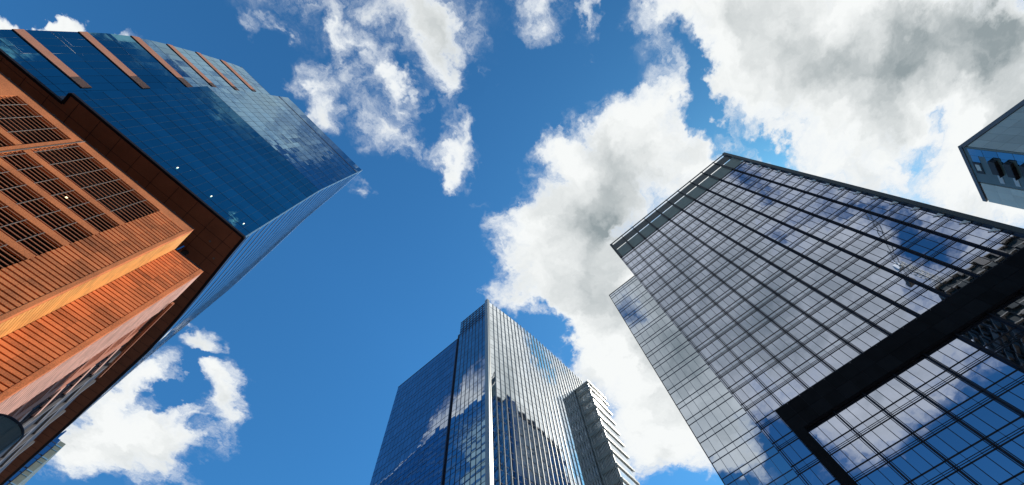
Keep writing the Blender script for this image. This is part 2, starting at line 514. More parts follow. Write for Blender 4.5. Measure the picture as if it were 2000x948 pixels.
M = dict(
    glass_silver=mirror_glass('silver_blue_glass', (0.44, 0.48, 0.59), var=0.07),
    glass_wing=mirror_glass('silver_wing_glass', (0.50, 0.55, 0.62), var=0.06),
    glass_spandrel=mirror_glass('silver_spandrel_glass', (0.42, 0.46, 0.565), 0.03, var=0.07),
    frame_dark=matte('dark_navy_frame', (0.008, 0.009, 0.016), 0.2, rough=0.6),
    crown_green=matte('grey_green_panel', (0.20, 0.22, 0.18), 0.15, rough=0.55),
    crown_dark=matte('dark_green_metal', (0.035, 0.045, 0.043), 0.15, rough=0.5),
    portal=matte('black_metal_portal', (0.006, 0.0065, 0.008), 0.45, rough=0.6),
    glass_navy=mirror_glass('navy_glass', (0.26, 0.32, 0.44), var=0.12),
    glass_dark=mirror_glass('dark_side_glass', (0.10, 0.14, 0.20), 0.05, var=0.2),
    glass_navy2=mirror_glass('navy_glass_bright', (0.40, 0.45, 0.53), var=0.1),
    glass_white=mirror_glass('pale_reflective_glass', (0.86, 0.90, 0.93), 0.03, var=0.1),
    frame_navy=matte('navy_frame', (0.02, 0.045, 0.10), 0.2, rough=0.5),
    frame_rail=matte('slate_window_rail', (0.07, 0.085, 0.10), 0.1, rough=0.6),
    frame_side=matte('blue_frame', (0.03, 0.075, 0.16), 0.2, rough=0.4),
    fin_grey=matte('grey_aluminium_fin', (0.22, 0.25, 0.26), 0.1, rough=0.4, metal=0.2),
    post_grey=matte('pale_aluminium_post', (0.34, 0.38, 0.38), 0.08, rough=0.35, metal=0.5),
    slab_grey=matte('slab_edge_metal', (0.55, 0.58, 0.56), 0.1, rough=0.4, metal=0.3),
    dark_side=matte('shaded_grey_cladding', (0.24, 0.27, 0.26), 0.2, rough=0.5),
    brick=matte('orange_terracotta', (0.55, 0.165, 0.052), 0.38, 0.35, 0.75, fine=9.0, bump=0.2, grain=0.5),
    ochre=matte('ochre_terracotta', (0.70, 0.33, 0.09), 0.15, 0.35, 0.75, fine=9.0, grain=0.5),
    slat=matte('orange_terracotta_slat', (0.42, 0.155, 0.07), 0.15, 0.5, 0.7),
    pink=matte('pale_pink_terracotta', (0.66, 0.37, 0.28), 0.15, 0.4, 0.75, fine=9.0),
    brick_dark=matte('brown_brick', (0.46, 0.17, 0.09), 0.15, 0.4, 0.8),
    groove_shade=matte('brown_groove_shade', (0.05, 0.016, 0.008), 0.2, rough=0.85),  # shade inside the grooves, put into the backing colour
    void=matte('dark_louvre_void', (0.006, 0.003, 0.0025), 0.3, rough=0.8),
    soffit=matte('brown_soffit_panel', (0.27, 0.09, 0.045), 0.2, 0.25, 0.7, fine=6.0),
    trim_dark=matte('dark_edge_trim', (0.012, 0.010, 0.018), 0.2, rough=0.6),
    divider=matte('grey_louvre_divider', (0.24, 0.19, 0.16), 0.1, rough=0.5),
    glass_teal=mirror_glass('deep_blue_glass', (0.09, 0.355, 0.45), 0.02, 0.03, 0.5, var=0.2),
    glass_teal_up=mirror_glass('blue_green_glass', (0.145, 0.32, 0.46), 0.02, 0.05, 0.6, var=0.2),
    glass_side=mirror_glass('blue_side_glass', (0.36, 0.56, 0.68), 0.03, 0.02, 0.5, var=0.1),
    glass_bar=matte('dark_glazing_bar', (0.003, 0.036, 0.085), 0.1, rough=0.8),
    glass_sidewin=mirror_glass('sky_blue_window', (0.70, 0.82, 0.90), 0.05, var=0.15),
    frame_teal=matte('dark_teal_frame', (0.006, 0.06, 0.13), 0.2, rough=0.4),
    spandrel_blue=matte('slate_blue_spandrel', (0.022, 0.10, 0.24), 0.15, rough=0.5),
    frame_pale=matte('pale_blue_frame', (0.20, 0.36, 0.50), 0.1, rough=0.4),
    strip=matte('salmon_brick_strip', (0.60, 0.25, 0.15), 0.12, 0.5, 0.75, fine=7.0),
    clad_dark=matte('charcoal_cladding', (0.035, 0.032, 0.036), 0.2, 0.3, 0.6),
    clad_grey=matte('grey_cladding_band', (0.17, 0.16, 0.165), 0.12, 0.3, 0.6),
    drum=matte('dark_steel_drum', (0.085, 0.095, 0.088), 0.2, 0.5, 0.6),
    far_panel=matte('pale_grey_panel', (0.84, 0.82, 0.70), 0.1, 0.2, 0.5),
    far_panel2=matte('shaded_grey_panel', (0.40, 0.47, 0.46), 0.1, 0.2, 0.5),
    far_dark=matte('slate_frame', (0.05, 0.075, 0.10), 0.15, rough=0.5),
    far_trim=matte('slate_coping', (0.10, 0.12, 0.145), 0.12, rough=0.5),
    far_teal=matte('teal_grey_cladding', (0.14, 0.20, 0.20), 0.15, rough=0.5),
    far_glass=mirror_glass('far_blue_glass', (0.20, 0.28, 0.34), 0.08),
    balcony=matte('black_balcony', (0.016, 0.02, 0.026), 0.2, rough=0.6),
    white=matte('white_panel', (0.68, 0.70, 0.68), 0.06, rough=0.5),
    concrete=matte('raw_concrete', (0.17, 0.15, 0.125), 0.2, 0.3, 0.85),
    slab_pale=matte('pale_slab_edge', (0.33, 0.30, 0.25), 0.25, 0.6, 0.85),
    net=matte('dark_scaffold_net', (0.035, 0.04, 0.035), 0.3, 0.5, 0.8),
    crane=matte('pale_crane_steel', (0.45, 0.43, 0.36), 0.1, rough=0.5),
    asphalt=matte('asphalt', (0.05, 0.05, 0.052), 0.25, 0.5, 0.9, fine=30),
    paving=matte('grey_paving', (0.28, 0.27, 0.25), 0.15, 0.5, 0.85, fine=12),
    paint=matte('road_paint', (0.75, 0.75, 0.72), 0.1, rough=0.7),
    earth=matte('city_ground', (0.16, 0.155, 0.145), 0.25, 0.05, 0.9),
    lamp_white=lamp_mat('lit_ceiling_lamp', (1.0, 0.95, 0.7), 2.2),
    lamp_yellow=lamp_mat('lit_yellow_lamp', (1.0, 0.80, 0.35), 1.6),
)


for _m, _s in (('portal', 0.08), ('trim_dark', 0.2), ('frame_dark', 0.25), ('void', 0.1), ('groove_shade', 0.1)):
    M[_m].node_tree.nodes['Principled BSDF'].inputs['Specular IOR Level'].default_value = _s


def structure(name, mb, mat):
    o = obj(name, mb, mat)
    o['kind'] = 'structure'
    return o


# ------------------------------------------------------------------ the ground
g = MB(); g.quad((-1500, -1500, GZ - 0.15), (1500, -1500, GZ - 0.15), (1500, 1500, GZ - 0.15), (-1500, 1500, GZ - 0.15))
structure('ground', g, M['earth'])
g = MB(); g.box(14, 36, -400, 400, GZ - 0.6, GZ - 0.146)
structure('road', g, M['asphalt'])
g = MB()
for k in range(-40, 40):
    g.box(24.9, 25.1, k * 9.0, k * 9.0 + 4.0, GZ - 0.16, GZ - 0.142)
structure('road_markings', g, M['paint'])
for (a, b) in ((-60, 14), (36, 130)):
    g = MB(); g.box(a, b, -200, 200, GZ - 0.5, GZ)
    structure('pavement', g, M['paving'])

# ------------------------------------------------------------------ right glass tower
D = 66.0


def build_right_tower():
    root = thing('glass_tower', 'broad silver glass tower at right with an open roof screen and a black portal frame', 'skyscraper', (90.0, -22.0, GZ))
    P = lambda u, z, o: (D - o, u, z)
    ys = [(0.0125 - 0.0715 * k) * D for k in range(11)]
    yl, yr = 0.0180 * D, -0.7025 * D
    ztop = 1.888 * D
    # shell behind the glass
    b = MB(); b.box(D + 0.35, 110, yr + 0.05, yl - 0.15, GZ, ztop - 0.5)
    obj('tower_core', b, M['frame_dark'], root)
    # side and back glazing
    b = MB()
    for k in range(int((ztop + 1.6) / 4.23)):
        z0 = GZ + k * 4.23
        for i in range(11):
            x0 = D + 0.4 + i * 4.0
            b.quad((x0, yl - 0.1, z0 + .2), (x0 + 3.85, yl - 0.1, z0 + .2), (x0 + 3.85, yl - 0.1, z0 + 4.0), (x0, yl - 0.1, z0 + 4.0), rng.random())
    obj('side_glazing', b, M['glass_dark'], root)
    floors = []
    k = 13
    while True:
        zc = (1.0388 + 0.0641 * k) * D
        if zc < GZ + 3:
            break
        floors.append(zc); k -= 1
    hi = ztop
    spans = []
    for zc in floors:
        t, bt = zc + 0.62, zc - 0.62
        if t < hi:
            spans.append((t, hi))
        hi = bt
    cols = [(yl, ys[0])] + list(zip(ys, ys[1:]))
    for (z0, z1) in spans:
        gl, fr = MB(), MB()
        for ci, (a, c) in enumerate(cols):
            n = 1 if ci == 0 else 3
            for i in range(n):
                u0 = a + (c - a) * i / n; u1 = a + (c - a) * (i + 1) / n
                gl.pane(P, u0, u1, z0, z1)
                if 0 < i:
                    fr.fbox(P, u0 - 0.04, u0 + 0.04, z0, z1, 0.004, 0.04)
        w = obj('window_band', gl, M['glass_silver'], root)
        fr.fbox(P, yl, yr, z0 - 0.03, z0 + 0.13, 0.006, 0.04)
        fr.fbox(P, yl, yr, z1 - 0.15, z1, 0.006, 0.04)
        obj('window_frame', fr, M['frame_dark'], w)
    for zc in floors:
        gl, fr = MB(), MB()
        for ci, (a, c) in enumerate(cols):
            n = 1 if ci == 0 else 3
            for i in range(n):
                u0 = a + (c - a) * i / n; u1 = a + (c - a) * (i + 1) / n
                gl.pane(P, u0, u1, zc - 0.64, zc + 0.60)
                if i:
                    fr.fbox(P, u0 - 0.025, u0 + 0.025, zc - 0.6, zc + 0.55, 0.004, 0.03)
        s = obj('spandrel_band', gl, M['glass_spandrel'], root)
        fr.fbox(P, yl, yr, zc - 0.21, zc - 0.145, 0.007, 0.03)
        fr.fbox(P, yl, yr, zc - 0.45, zc - 0.385, 0.007, 0.03)
        obj('spandrel_rail', fr, M['frame_dark'], s)
    # vertical fins, running on above the glass as the posts of the open crown
    for i, y in enumerate(ys[:-1]):
        f = MB()
        f.fbox(P, y - 0.08, y + 0.08, GZ, 2.07 * D, 0.01, 0.36)
        f.fbox(P, y - 0.33, y - 0.24, GZ, ztop, 0.01, 0.06)
        f.fbox(P, y + 0.24, y + 0.33, GZ, ztop, 0.01, 0.06)
        obj('fin', f, M['frame_dark'], root)
    f = MB(); f.box(D - 0.55, D + 1.2, yr, yr + 0.85, GZ, 2.0705 * D)
    obj('corner_pier', f, M['crown_dark'], root)
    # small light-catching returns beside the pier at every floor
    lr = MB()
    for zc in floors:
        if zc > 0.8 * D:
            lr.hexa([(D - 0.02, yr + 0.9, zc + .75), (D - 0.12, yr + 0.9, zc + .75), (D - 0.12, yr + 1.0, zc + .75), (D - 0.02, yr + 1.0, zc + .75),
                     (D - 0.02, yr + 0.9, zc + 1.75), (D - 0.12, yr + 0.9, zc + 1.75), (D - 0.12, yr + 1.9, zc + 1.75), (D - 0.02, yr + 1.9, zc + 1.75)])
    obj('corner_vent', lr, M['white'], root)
    # crown
    c = MB(); c.box(D - 0.05, D + 0.16, yr, yl, 2.0705 * D, 2.0775 * D)
    obj('roof_rail', c, M['crown_dark'], root)
    c = MB(); c.box(D - 0.02, D + 0.16, yr + 0.86, yl - 0.02, 1.9925 * D, 2.051 * D)
    obj('roof_beam', c, M['crown_dark'], root)
    post = MB(); post.box(D - 0.05, D + 0.6, yl - 0.9, yl, ztop, 2.0705 * D)
    obj('crown_end_post', post, M['crown_dark'], root)
    for a, cc in zip(ys, ys[1:]):
        m = MB(); m.box(D + 0.02, D + 0.18, max(cc, yr + 0.9) + 0.1, a - 0.1, ztop + 0.05, 1.981 * D)
        obj('crown_panel', m, M['crown_green'], root)
        m = MB(); m.box(D - 0.3, D + 0.1, a - 0.32, a + 0.32, ztop, 1.993 * D)
        obj('crown_post', m, M['crown_dark'], root)
    # black portal frame low on the facade
    p = MB()
    p.box(D - 0.70, D - 0.12, yr - 0.1, -0.0365 * D - 0.05, 0.7145 * D + .05, 0.782 * D - .05)
    obj('portal_beam', p, M['frame_dark'], root)
    p = MB(); n = 20; ya, yb = -0.0365 * D, yr - 0.1
    for i in range(n):
        a = ya + (yb - ya) * i / n; c = ya + (yb - ya) * (i + 1) / n
        zm = 0.748 * D
        p.box(D - 0.75 - rng.uniform(0, .012), D - .701, c + .02, a - .02, 0.7145 * D, zm - .02, rng.random())
        p.box(D - 0.75 - rng.uniform(0, .012), D - .701, c + .02, a - .02, zm + .02, 0.782 * D, rng.random())
    obj('portal_cladding', p, M['portal'], root)
    for (a, c) in ((-0.0365 * D, -0.0600 * D), (yr + 1.6, yr - 0.1)):
        p = MB(); p.box(D - 0.75, D - 0.12, c, a, GZ, 0.7145 * D)
        obj('portal_leg', p, M['portal'], root)
    # set-back north wing
    DW = 67.5
    PW = lambda u, z, o: (DW - o, u, z)
    w0, w1 = 0.1590 * DW, yl
    wt = 1.677 * DW
    b = MB(); b.box(DW + 0.3, 73, yl - 0.1, w0 - 0.1, GZ, wt - 0.3)
    obj('wing_core', b, M['glass_dark'], root)
    hi = wt
    lines = [zc + 0.75 for zc in floors if zc < wt - 2]
    n = 6
    for zc in lines:
        gl, fr = MB(), MB()
        z0 = zc + 0.6
        if z0 < hi:
            for i in range(n):
                a = w0 + (w1 - w0) * i / n; c = w0 + (w1 - w0) * (i + 1) / n
                gl.pane(PW, a, c, z0, hi)
                gl.pane(PW, a, c, zc - 0.6, z0)
                fr.fbox(PW, a - 0.03, a + 0.03, zc - .6, hi, 0.004, 0.05)
            fr.fbox(PW, w0, w1, zc - 0.645, zc - 0.555, 0.006, 0.07)
            fr.fbox(PW, w0, w1, z0 - 0.045, z0 + 0.045, 0.006, 0.07)
            wb = obj('wing_window_band', gl, M['glass_wing'], root)
            obj('wing_window_frame', fr, M['frame_navy'], wb)
        hi = zc - 0.6
    c = MB(); c.box(DW - 0.06, DW + 0.3, w1, w0, wt, wt + 0.3)
    obj('wing_coping', c, M['frame_dark'], root)
    c = MB(); c.box(DW - 0.06, DW + 0.25, w0 - 0.02, w0 + 0.12, GZ, wt + 0.3)
    obj('wing_edge_trim', c, M['frame_dark'], root)


build_right_tower()


# ------------------------------------------------------------------ centre tower
def build_centre_tower():
    root = thing('glass_tower', 'blue glass tower at bottom centre with a pale corner post and close-set fins', 'skyscraper', (58.0, 50.0, GZ))
    X = 42.7
    P = lambda u, z, o: (X - o, u, z)
    T1, T2 = 110.0, 102.1
    ya, yb, yc, yd = 38.45, 48.15, 48.9, 72.1
    pitch = 3.784
    zc0 = 68.8
    allz = [zc0 + pitch * k for k in range(-19, 11)]
    core = MB(); core.prism([(X + .4, 38.6), (48, 37.2), (56, 36.4), (66, 35.7), (84, 35.2), (84, 72), (X + .4, 72)], GZ, 99.5)
    obj('tower_core', core, M['frame_navy'], root)
    core = MB(); core.prism([(X + .4, 38.6), (48, 37.2), (56, 36.4), (66, 35.7), (84, 35.2), (84, 47.9), (X + .4, 47.9)], 99.5, 104.6)
    obj('upper_core', core, M['frame_navy'], root)
    core = MB(); core.box(X + 0.4, 84, 48.2, 72, 99.5, 101.5)
    obj('lower_roof', core, M['frame_navy'], root)

    def face(P, u0, u1, n, top, zs, glass, frame, mull, name, rail):
        hi = top
        for zc in reversed(zs):
            if zc > top - 1.0:
                continue
            gl, fr = MB(), MB()
            for i in range(n):
                a = u0 + (u1 - u0) * i / n; c = u0 + (u1 - u0) * (i + 1) / n
                gl.pane(P, a, c, zc - 0.66, zc + 0.66, 0, 0.002)
                gl.pane(P, a, c, zc + 0.66, hi, 0, 0.002)
                if i and mull:
                    fr.fbox(P, a - mull, a + mull, zc - .66, hi, 0.004, 0.004 + mull * 1.6)
            for dz in (-0.66, 0.66):
                fr.fbox(P, u0, u1, zc + dz - rail, zc + dz + rail, 0.006, 0.03)
            w = obj(name, gl, glass, root)
            obj('window_frame', fr, frame, w)
            hi = zc - 0.66

    face(P, ya, yb, 8, T1 - 4.0, allz, M['glass_navy2'], M['frame_navy'], 0.04, 'window_band', 0.03)
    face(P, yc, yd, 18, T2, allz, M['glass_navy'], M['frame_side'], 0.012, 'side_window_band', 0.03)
    # crown of the corner block: clear open screen of close rails
    gl, fr = MB(), MB()
    for i in range(8):
        a = ya + (yb - ya) * i / 8; c = ya + (yb - ya) * (i + 1) / 8
        for (z0, z1) in ((106.0, 107.3), (107.3, 108.6), (108.6, 109.8)):
            gl.pane(P, a, c, z0, z1, 0, 0.006)
        fr.fbox(P, a - .05, a + .05, 101, T1, 0.004, 0.14)
    for z in (103.3, 104.6, 106.0, 107.3, 108.6, 109.8):
        fr.fbox(P, ya, yb, z - .06, z + .06, 0.006, 0.1)
    w = obj('crown_screen', gl, M['glass_white'], root)
    obj('crown_rail', fr, M['frame_navy'], w)
    c = MB(); c.box(X - 0.05, X + 0.4, ya, yb, T1 - .2, T1)
    obj('coping', c, M['post_grey'], root)
    # dark vertical slot between the two blocks
    s = MB(); s.box(X + 0.05, X + 0.6, yb, yc, GZ, T2 + 2.0)
    obj('recess_slot', s, M['trim_dark'], root)
    s = MB(); s.box(X - 0.16, X + 0.05, yc - 0.16, yc + 0.1, GZ, T2)
    obj('slot_edge', s, M['frame_navy'], root)
    c = MB(); c.box(X - 0.05, X + 0.4, yc, yd, T2, T2 + 0.25)
    obj('side_coping', c, M['frame_navy'], root)
    # corner post
    p = MB(); p.box(X - 0.32, X + 0.14, 37.42, 38.45, GZ, 110.7)
    obj('corner_post', p, M['post_grey'], root)
    p = MB(); p.box(X + 0.142, X + 0.42, 37.36, 37.7, GZ, 110.6)
    obj('corner_edge', p, M['slab_grey'], root)
    # curved finned face
    tbl = [(42.7, 37.62), (44.06, 37.36), (46.72, 36.98), (49.37, 36.64), (52.06, 36.33), (54.75, 36.05), (57.41, 35.8), (60.2, 35.6),
           (62.8, 35.45), (65.4, 35.3), (68.1, 35.15), (72.1, 34.98), (76.0, 34.75), (85.0, 34.3)]
    top_t = [(42.7, 110.0), (62.0, 110.0), (85.0, 108.6)]

    def Q(u, z, o):
        e = 0.3
        y = lerp_table(tbl, u)
        s = (lerp_table(tbl, min(u + e, 85)) - lerp_table(tbl, max(u - e, 42.7))) / (min(u + e, 85) - max(u - e, 42.7))
        n = Vector((s, -1, 0)).normalized()
        return (u + n.x * o, y + n.y * o, z)

    us = [43.15 + 1.348 * i for i in range(32)]
    zs = [z for z in allz if z < 106]
    hi = None
    for zc in reversed(zs):
        gl, fr = MB(), MB()
        rails = [MB(), MB()]
        for a, c in zip(us, us[1:]):
            t = lerp_table(top_t, (a + c) / 2) - 0.3
            h = t if hi is None else hi
            gl.pane(Q, a, c, zc - .66, zc + .66, 0, 0.0025)
            if h - zc - .66 > 5.0:
                mid = h - 2.4
                gl.pane(Q, a, c, zc + .66, mid, 0, 0.0025)
                gl.pane(Q, a, c, mid, h, 0, 0.0025)
                fr.fbox(Q, a, c, mid - .03, mid + .03, .004, .03)
            else:
                gl.pane(Q, a, c, zc + .66, h, 0, 0.0025)
            for r_, dz in zip(rails, (-0.66, 0.66)):
                r_.fbox(Q, a, c, zc + dz - .022, zc + dz + .022, 0.004, 0.02)
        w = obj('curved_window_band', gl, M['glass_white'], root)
        for r_ in rails + ([fr] if fr.v else []):
            obj('window_rail', r_, M['frame_rail'], w)
        hi = zc - .66
    for a in us:
        t = lerp_table(top_t, a)
        f = MB(); f.fbox(Q, a - 0.045, a + 0.045, GZ, t, 0.0, 0.17)
        obj('fin', f, M['fin_grey'], root)
    # projecting end block with ledges at every floor
    b = MB(); b.box(77.0, 84.4, 30.6, 36, GZ, 98.6)
    obj('end_block', b, M['dark_side'], root)
    S = lambda u, z, o: (76.62 - o, u, z)
    F = lambda u, z, o: (u, 30.3 - o, z)
    slabs = [96.4 - 3.69 * k for k in range(27) if 96.4 - 3.69 * k > 0]
    fr = MB()
    for i in range(12):
        y = 30.35 + i * 0.36
        fr.fbox(S, y - .05, y + .05, GZ, 99.0, -0.1, 0.22)
    obj('side_fins', fr, M['slab_grey'], root)
    hi = 98.8
    for z in slabs:
        gl = MB()
        gl.pane(S, 30.4, 34.2, z + .3, hi - .2, -0.25, 0.002)
        obj('side_glass', gl, M['glass_navy2'], root)
        gl = MB()
        for i in range(6):
            gl.pane(F, 76.7 + i * 1.3, 76.7 + (i + 1) * 1.3, z + .28, hi - .28, 0, 0.003)
        obj('front_glass', gl, M['glass_white'], root)
        sl = MB(); sl.box(76.4, 85.2, 30.02, 30.31, z + .04, z + .20)
        sl.box(76.4, 85.2, 30.02, 30.31, z - .32, z - .16)
        sl.box(76.5, 85.0, 30.14, 30.31, z - .16, z + .04)
        obj('ledge', sl, M['slab_grey'], root)
        sb = MB(); sb.box(76.36, 76.62, 30.86, 34.4, z - .45, z + .45)
        obj('side_band', sb, M['dark_side'], root)
        hi = z
    c = MB(); c.box(76.3, 85.2, 30.0, 36, 98.8, 99.15)
    obj('end_roof', c, M['slab_grey'], root)


build_centre_tower()


# ------------------------------------------------------------------ left building: terracotta podium under an overhanging blue glass tower
def build_left():
    root = thing('podium_tower', 'orange terracotta building at left carrying an overhanging deep blue glass tower', 'skyscraper', (-20.0, 60.0, GZ))
    ZS = 50.0
    SC[0] = 1.3
    # ---- podium
    b = MB(); b.box(-60, -11.5, 36.75, 112, GZ, 49.9)
    b.box(-11.5, -7.6, 40.3, 112, GZ, 49.9)
    obj('podium_core', b, M['void'], root)
    P = lambda u, z, o: (u, 36.0 - o, z)
    pitch = 3.05 / 7

    def flat(name, P, u0, u1, z0, z1, o0=-0.5, o1=0.0, mat='brick', par=root):
        m = MB(); m.fbox(P, u0, u1, z0, z1, o0, o1)
        return obj(name, m, M[mat], par)

    flat('brick_wall', P, -60, -30.83, GZ, 48.75)
    flat('brick_frieze', P, -60, -11.08, 48.75, 49.85)
    m = MB(); m.fbox(P, -60, -11.08, 49.78, 49.88, 0.0, 0.05)
    obj('parapet_trim', m, M['trim_dark'], root)
    flat('brick_pier', P, -25.05, -24.5, GZ, 48.75, -0.5, 0.05)
    m = MB(); m.fbox(P, -24.56, -24.50, GZ, 49.7, 0.0, 0.10)
    obj('pier_edge', m, M['divider'], root)
    rows = [(43.75, 48.7)]
    z = 43.1
    while z > 6:
        rows.append((z - 2.4, z)); z -= 3.05
    blocks = [(-30.83, -25.05, (-29.73, -28.19, -26.62)), (-24.5, -14.6, (-24.14, -22.55, -20.98, -19.41, -17.83, -16.27))]
    prev = 48.75
    for (z0, z1) in rows:
        for (u0, u1, divs) in blocks:
            flat('brick_band', P, u0, u1, z1, prev)
            m = MB(); m.fbox(P, u0, u1, z0, z1, -0.68, -0.64)
            lv = obj('louvre_panel', m, M['void'], root)
            s = MB()
            n = int(round((z1 - z0) / pitch))
            for i in range(n):
                zz = z0 + (i + 0.5) * (z1 - z0) / n
                s.fbox(P, u0, u1, zz - 0.04, zz + 0.04, -0.11, -0.05, rng.random())
            obj('slats', s, M['slat'], lv)
            for u in divs:
                s = MB(); s.fbox(P, u - 0.025, u + 0.025, z0, z1, -0.05, 0.0)
                obj('divider', s, M['divider'], lv)
        prev = z0
    flat('brick_band', P, -30.83, -25.05, GZ, prev); flat('brick_band', P, -24.5, -14.6, GZ, prev)

    def grooves(P, u0, u1, z0, z1, pt, gap, depth=0.13, joints=1.6):
        m = MB(); m.fbox(P, u0, u1, z0, z1, -0.45, -depth)
        obj('groove_backing', m, M['groove_shade'] if depth > 0.1 else M['brick_dark'], root)
        m = MB()
        n = int((z1 - z0) / pt)
        for i in range(n):
            zt = z1 - i * pt
            k = max(1, int(round((u1 - u0) / joints)))
            for j in range(k):
                a = u0 + (u1 - u0) * j / k; c = u0 + (u1 - u0) * (j + 1) / k
                m.fbox(P, a + 0.008 * (j > 0), c - 0.008 * (j < k - 1), zt - pt + gap, zt, -depth - .01, 0.0, rng.random())
        return m

    obj('grooved_cladding', grooves(P, -14.6, -11.45, GZ, 48.75, pitch, 0.14), M['brick'], root)
    flat('corner_pier', P, -11.43, -11.08, GZ, 48.75, -0.5, 0.03)
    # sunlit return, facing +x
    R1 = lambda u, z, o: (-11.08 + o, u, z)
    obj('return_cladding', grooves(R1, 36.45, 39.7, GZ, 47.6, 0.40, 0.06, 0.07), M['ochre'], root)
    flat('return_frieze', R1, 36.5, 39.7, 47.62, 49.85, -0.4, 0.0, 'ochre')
    # second, set-back front
    P2 = lambda u, z, o: (u, 39.65 - o, z)
    obj('grooved_cladding', grooves(P2, -11.05, -7.62, GZ, 49.7, 0.44, 0.12), M['brick'], root)
    flat('corner_pier', P2, -7.6, -7.15, GZ, 49.85, -0.5, 0.03)
    m = MB(); m.fbox(P2, -11.0, -7.15, 49.78, 49.88, 0.0, 0.05)
    obj('parapet_trim', m, M['trim_dark'], root)
    # long side, facing +x
    R2 = lambda u, z, o: (-7.15 + o, u, z)
    flat('side_frieze', R2, 40.1, 45.2, 48.6, 49.85, -0.4, 0.0, 'pink')
    obj('pink_cladding', grooves(R2, 40.1, 46.2, GZ, 48.6, 0.44, 0.11), M['pink'], root)
    m = MB(); m.fbox(R2, 46.2, 49.3, GZ, 47, -0.5, -0.42)
    lv = obj('louvre_panel', m, M['void'], root)
    s = MB()
    for i in range(110):
        zz = GZ + 0.3 + i * 0.44
        if zz < 47 and i % 7 != 6:
            s.fbox(R2, 46.2, 49.3, zz, zz + 0.16, -0.35, -0.05)
        elif zz < 47:
            s.fbox(R2, 46.2, 49.3, zz - .2, zz + 0.5, -0.35, 0.0)
    obj('slats', s, M['brick_dark'], lv)
    flat('brown_brick_wall', R2, 49.3, 51.4, GZ, 47, -0.5, 0.0, 'brick_dark')
    k = 0
    z = GZ + 2
    while z < 44:
        m = MB()
        for i in range(3):
            m.pane(R2, 51.4 + i * 1.7, 51.4 + (i + 1) * 1.7, z, z + 2.9, -0.15)
        w = obj('side_window', m, M['glass_sidewin'], root)
        s = MB(); s.fbox(R2, 51.4, 56.5, z + 2.9, z + 3.5, -0.4, 0.06)
        obj('window_sill', s, M['pink'], w)
        for i in range(4):
            s = MB(); s.fbox(R2, 51.4 + i * 1.7 - .05, 51.4 + i * 1.7 + .05, z, z + 2.9, -0.14, 0.0)
            obj('window_mullion', s, M['trim_dark'], w)
        z += 3.5
    flat('charcoal_wall', R2, 56.5, 112, GZ, 49.9, -0.5, -0.1, 'clad_dark')
    for i, (z0, h) in enumerate(((4, 1.0), (11, 1.4), (18, 1.0), (24.5, 1.6), (31, 1.0), (36.5, 1.8), (42, .8), (45.6, .5))):
        flat('grey_band', R2, 56.6, 112, z0, z0 + h, -0.1, 0.12, 'clad_grey')
    for y in (57.2, 62.5, 69.5, 77, 86):
        flat('grey_pilaster', R2, y, y + 0.45, GZ, 49.8, -0.1, 0.2, 'clad_grey')
    m = MB(); m.box(-7.0, -6.72, 44.6, 60, 48.2, 48.55)
    obj('tan_rail', m, M['slat'], root)
    # open terrace storey between the podium roof and the tower's soffit
    m = MB(); m.box(-60, -24, 44, 110, 49.9, 61); m.box(-24, -14, 52, 110, 49.9, 61)
    obj('terrace_wall', m, M['clad_dark'], root)
    for (x, y) in ((-12.0, 47), (-12.0, 58), (-12.0, 70)):
        m = MB(); m.cyl(x, y, 0.35, 49.9, 60.4, 20)
        obj('terrace_column', m, M['clad_dark'], root)
    m = MB(); m.box(-11.0, -10.85, 39.7, 41.8, 49.9, 51.3)
    obj('terrace_balustrade', m, M['glass_navy'], root)

    SC[0] = 1.56
    # ---- soffit
    foot = [(-60, 34.3), (-28.3, 34.3), (-28.3, 32.85), (-6.68, 32.81), (-6.45, 36), (-5.9, 42), (-5.45, 47.85), (-5.3, 51), (-5.2, 54.1), (-5.35, 61.3),
            (-5.6, 72.8), (-6.2, 90), (-8, 112), (-60, 112)]
    s = MB(); s.prism([(x, y + 0.1) if y < 35 else (x - .1, y) for x, y in foot], ZS, ZS + 0.5)
    obj('soffit', s, M['soffit'], root)
    # panel joints, vents and unlit downlights of the soffit
    def xr_at(y):
        return lerp_table([(p[1], p[0]) for p in foot[3:-1]], y)
    jt = MB()
    y = 35.0
    while y < 110:
        jt.box(-58, xr_at(y) - .35, y - .018, y + .018, ZS - .012, ZS + .02); y += 1.55
    x = -56.0
    while x < -7:
        jt.box(x - .018, x + .018, 34.6 if x < -28.4 else 33.1, 110 if x < -9 else 88, ZS - .014, ZS + .02); x += 2.4
    obj('soffit_joints', jt, M['trim_dark'], root)
    for (x, y) in [(-33 + 4.8 * i, 36.0) for i in range(6)] + [(-7.4, 37.5 + 5 * i) for i in range(7)]:
        dl = MB(); dl.cyl(x, y, 0.12, ZS - .05, ZS + .02, 12)
        obj('downlight', dl, M['clad_grey'], root)
    e = MB()
    for (a, c) in zip(foot[:-1], foot[1:-1]):
        e.bar((a[0], a[1], ZS + 0.12), (c[0], c[1], ZS + 0.12), 0.16)
    obj('soffit_trim', e, M['trim_dark'], root)

    # ---- tower shell
    core = MB(); core.prism([(-36.0, 35.6), (-27.5, 35.4), (-7.7, 34.9), (-8.2, 53), (-8.6, 78), (-11.2, 101), (-13.3, 111), (-36, 111)], ZS + .5, 100.5)
    obj('tower_core', core, M['frame_teal'], root)

    KZ, TZ = 75.2, 102.6
    lean = lambda z: 0.0 if z < KZ else 0.9 * (z - KZ) / (TZ - KZ)
    xl = [(50, -28.3), (75.2, -29.6), (98.4, -27.9), (102.6, -27.6)]
    xr = [(50, -6.68), (75.2, -6.85), (102.6, -5.95)]

    def PM(u, z, o):
        a, c = lerp_table(xl, z), lerp_table(xr, z)
        return (a + (c - a) * u, 32.8 + lean(z) - o, z)

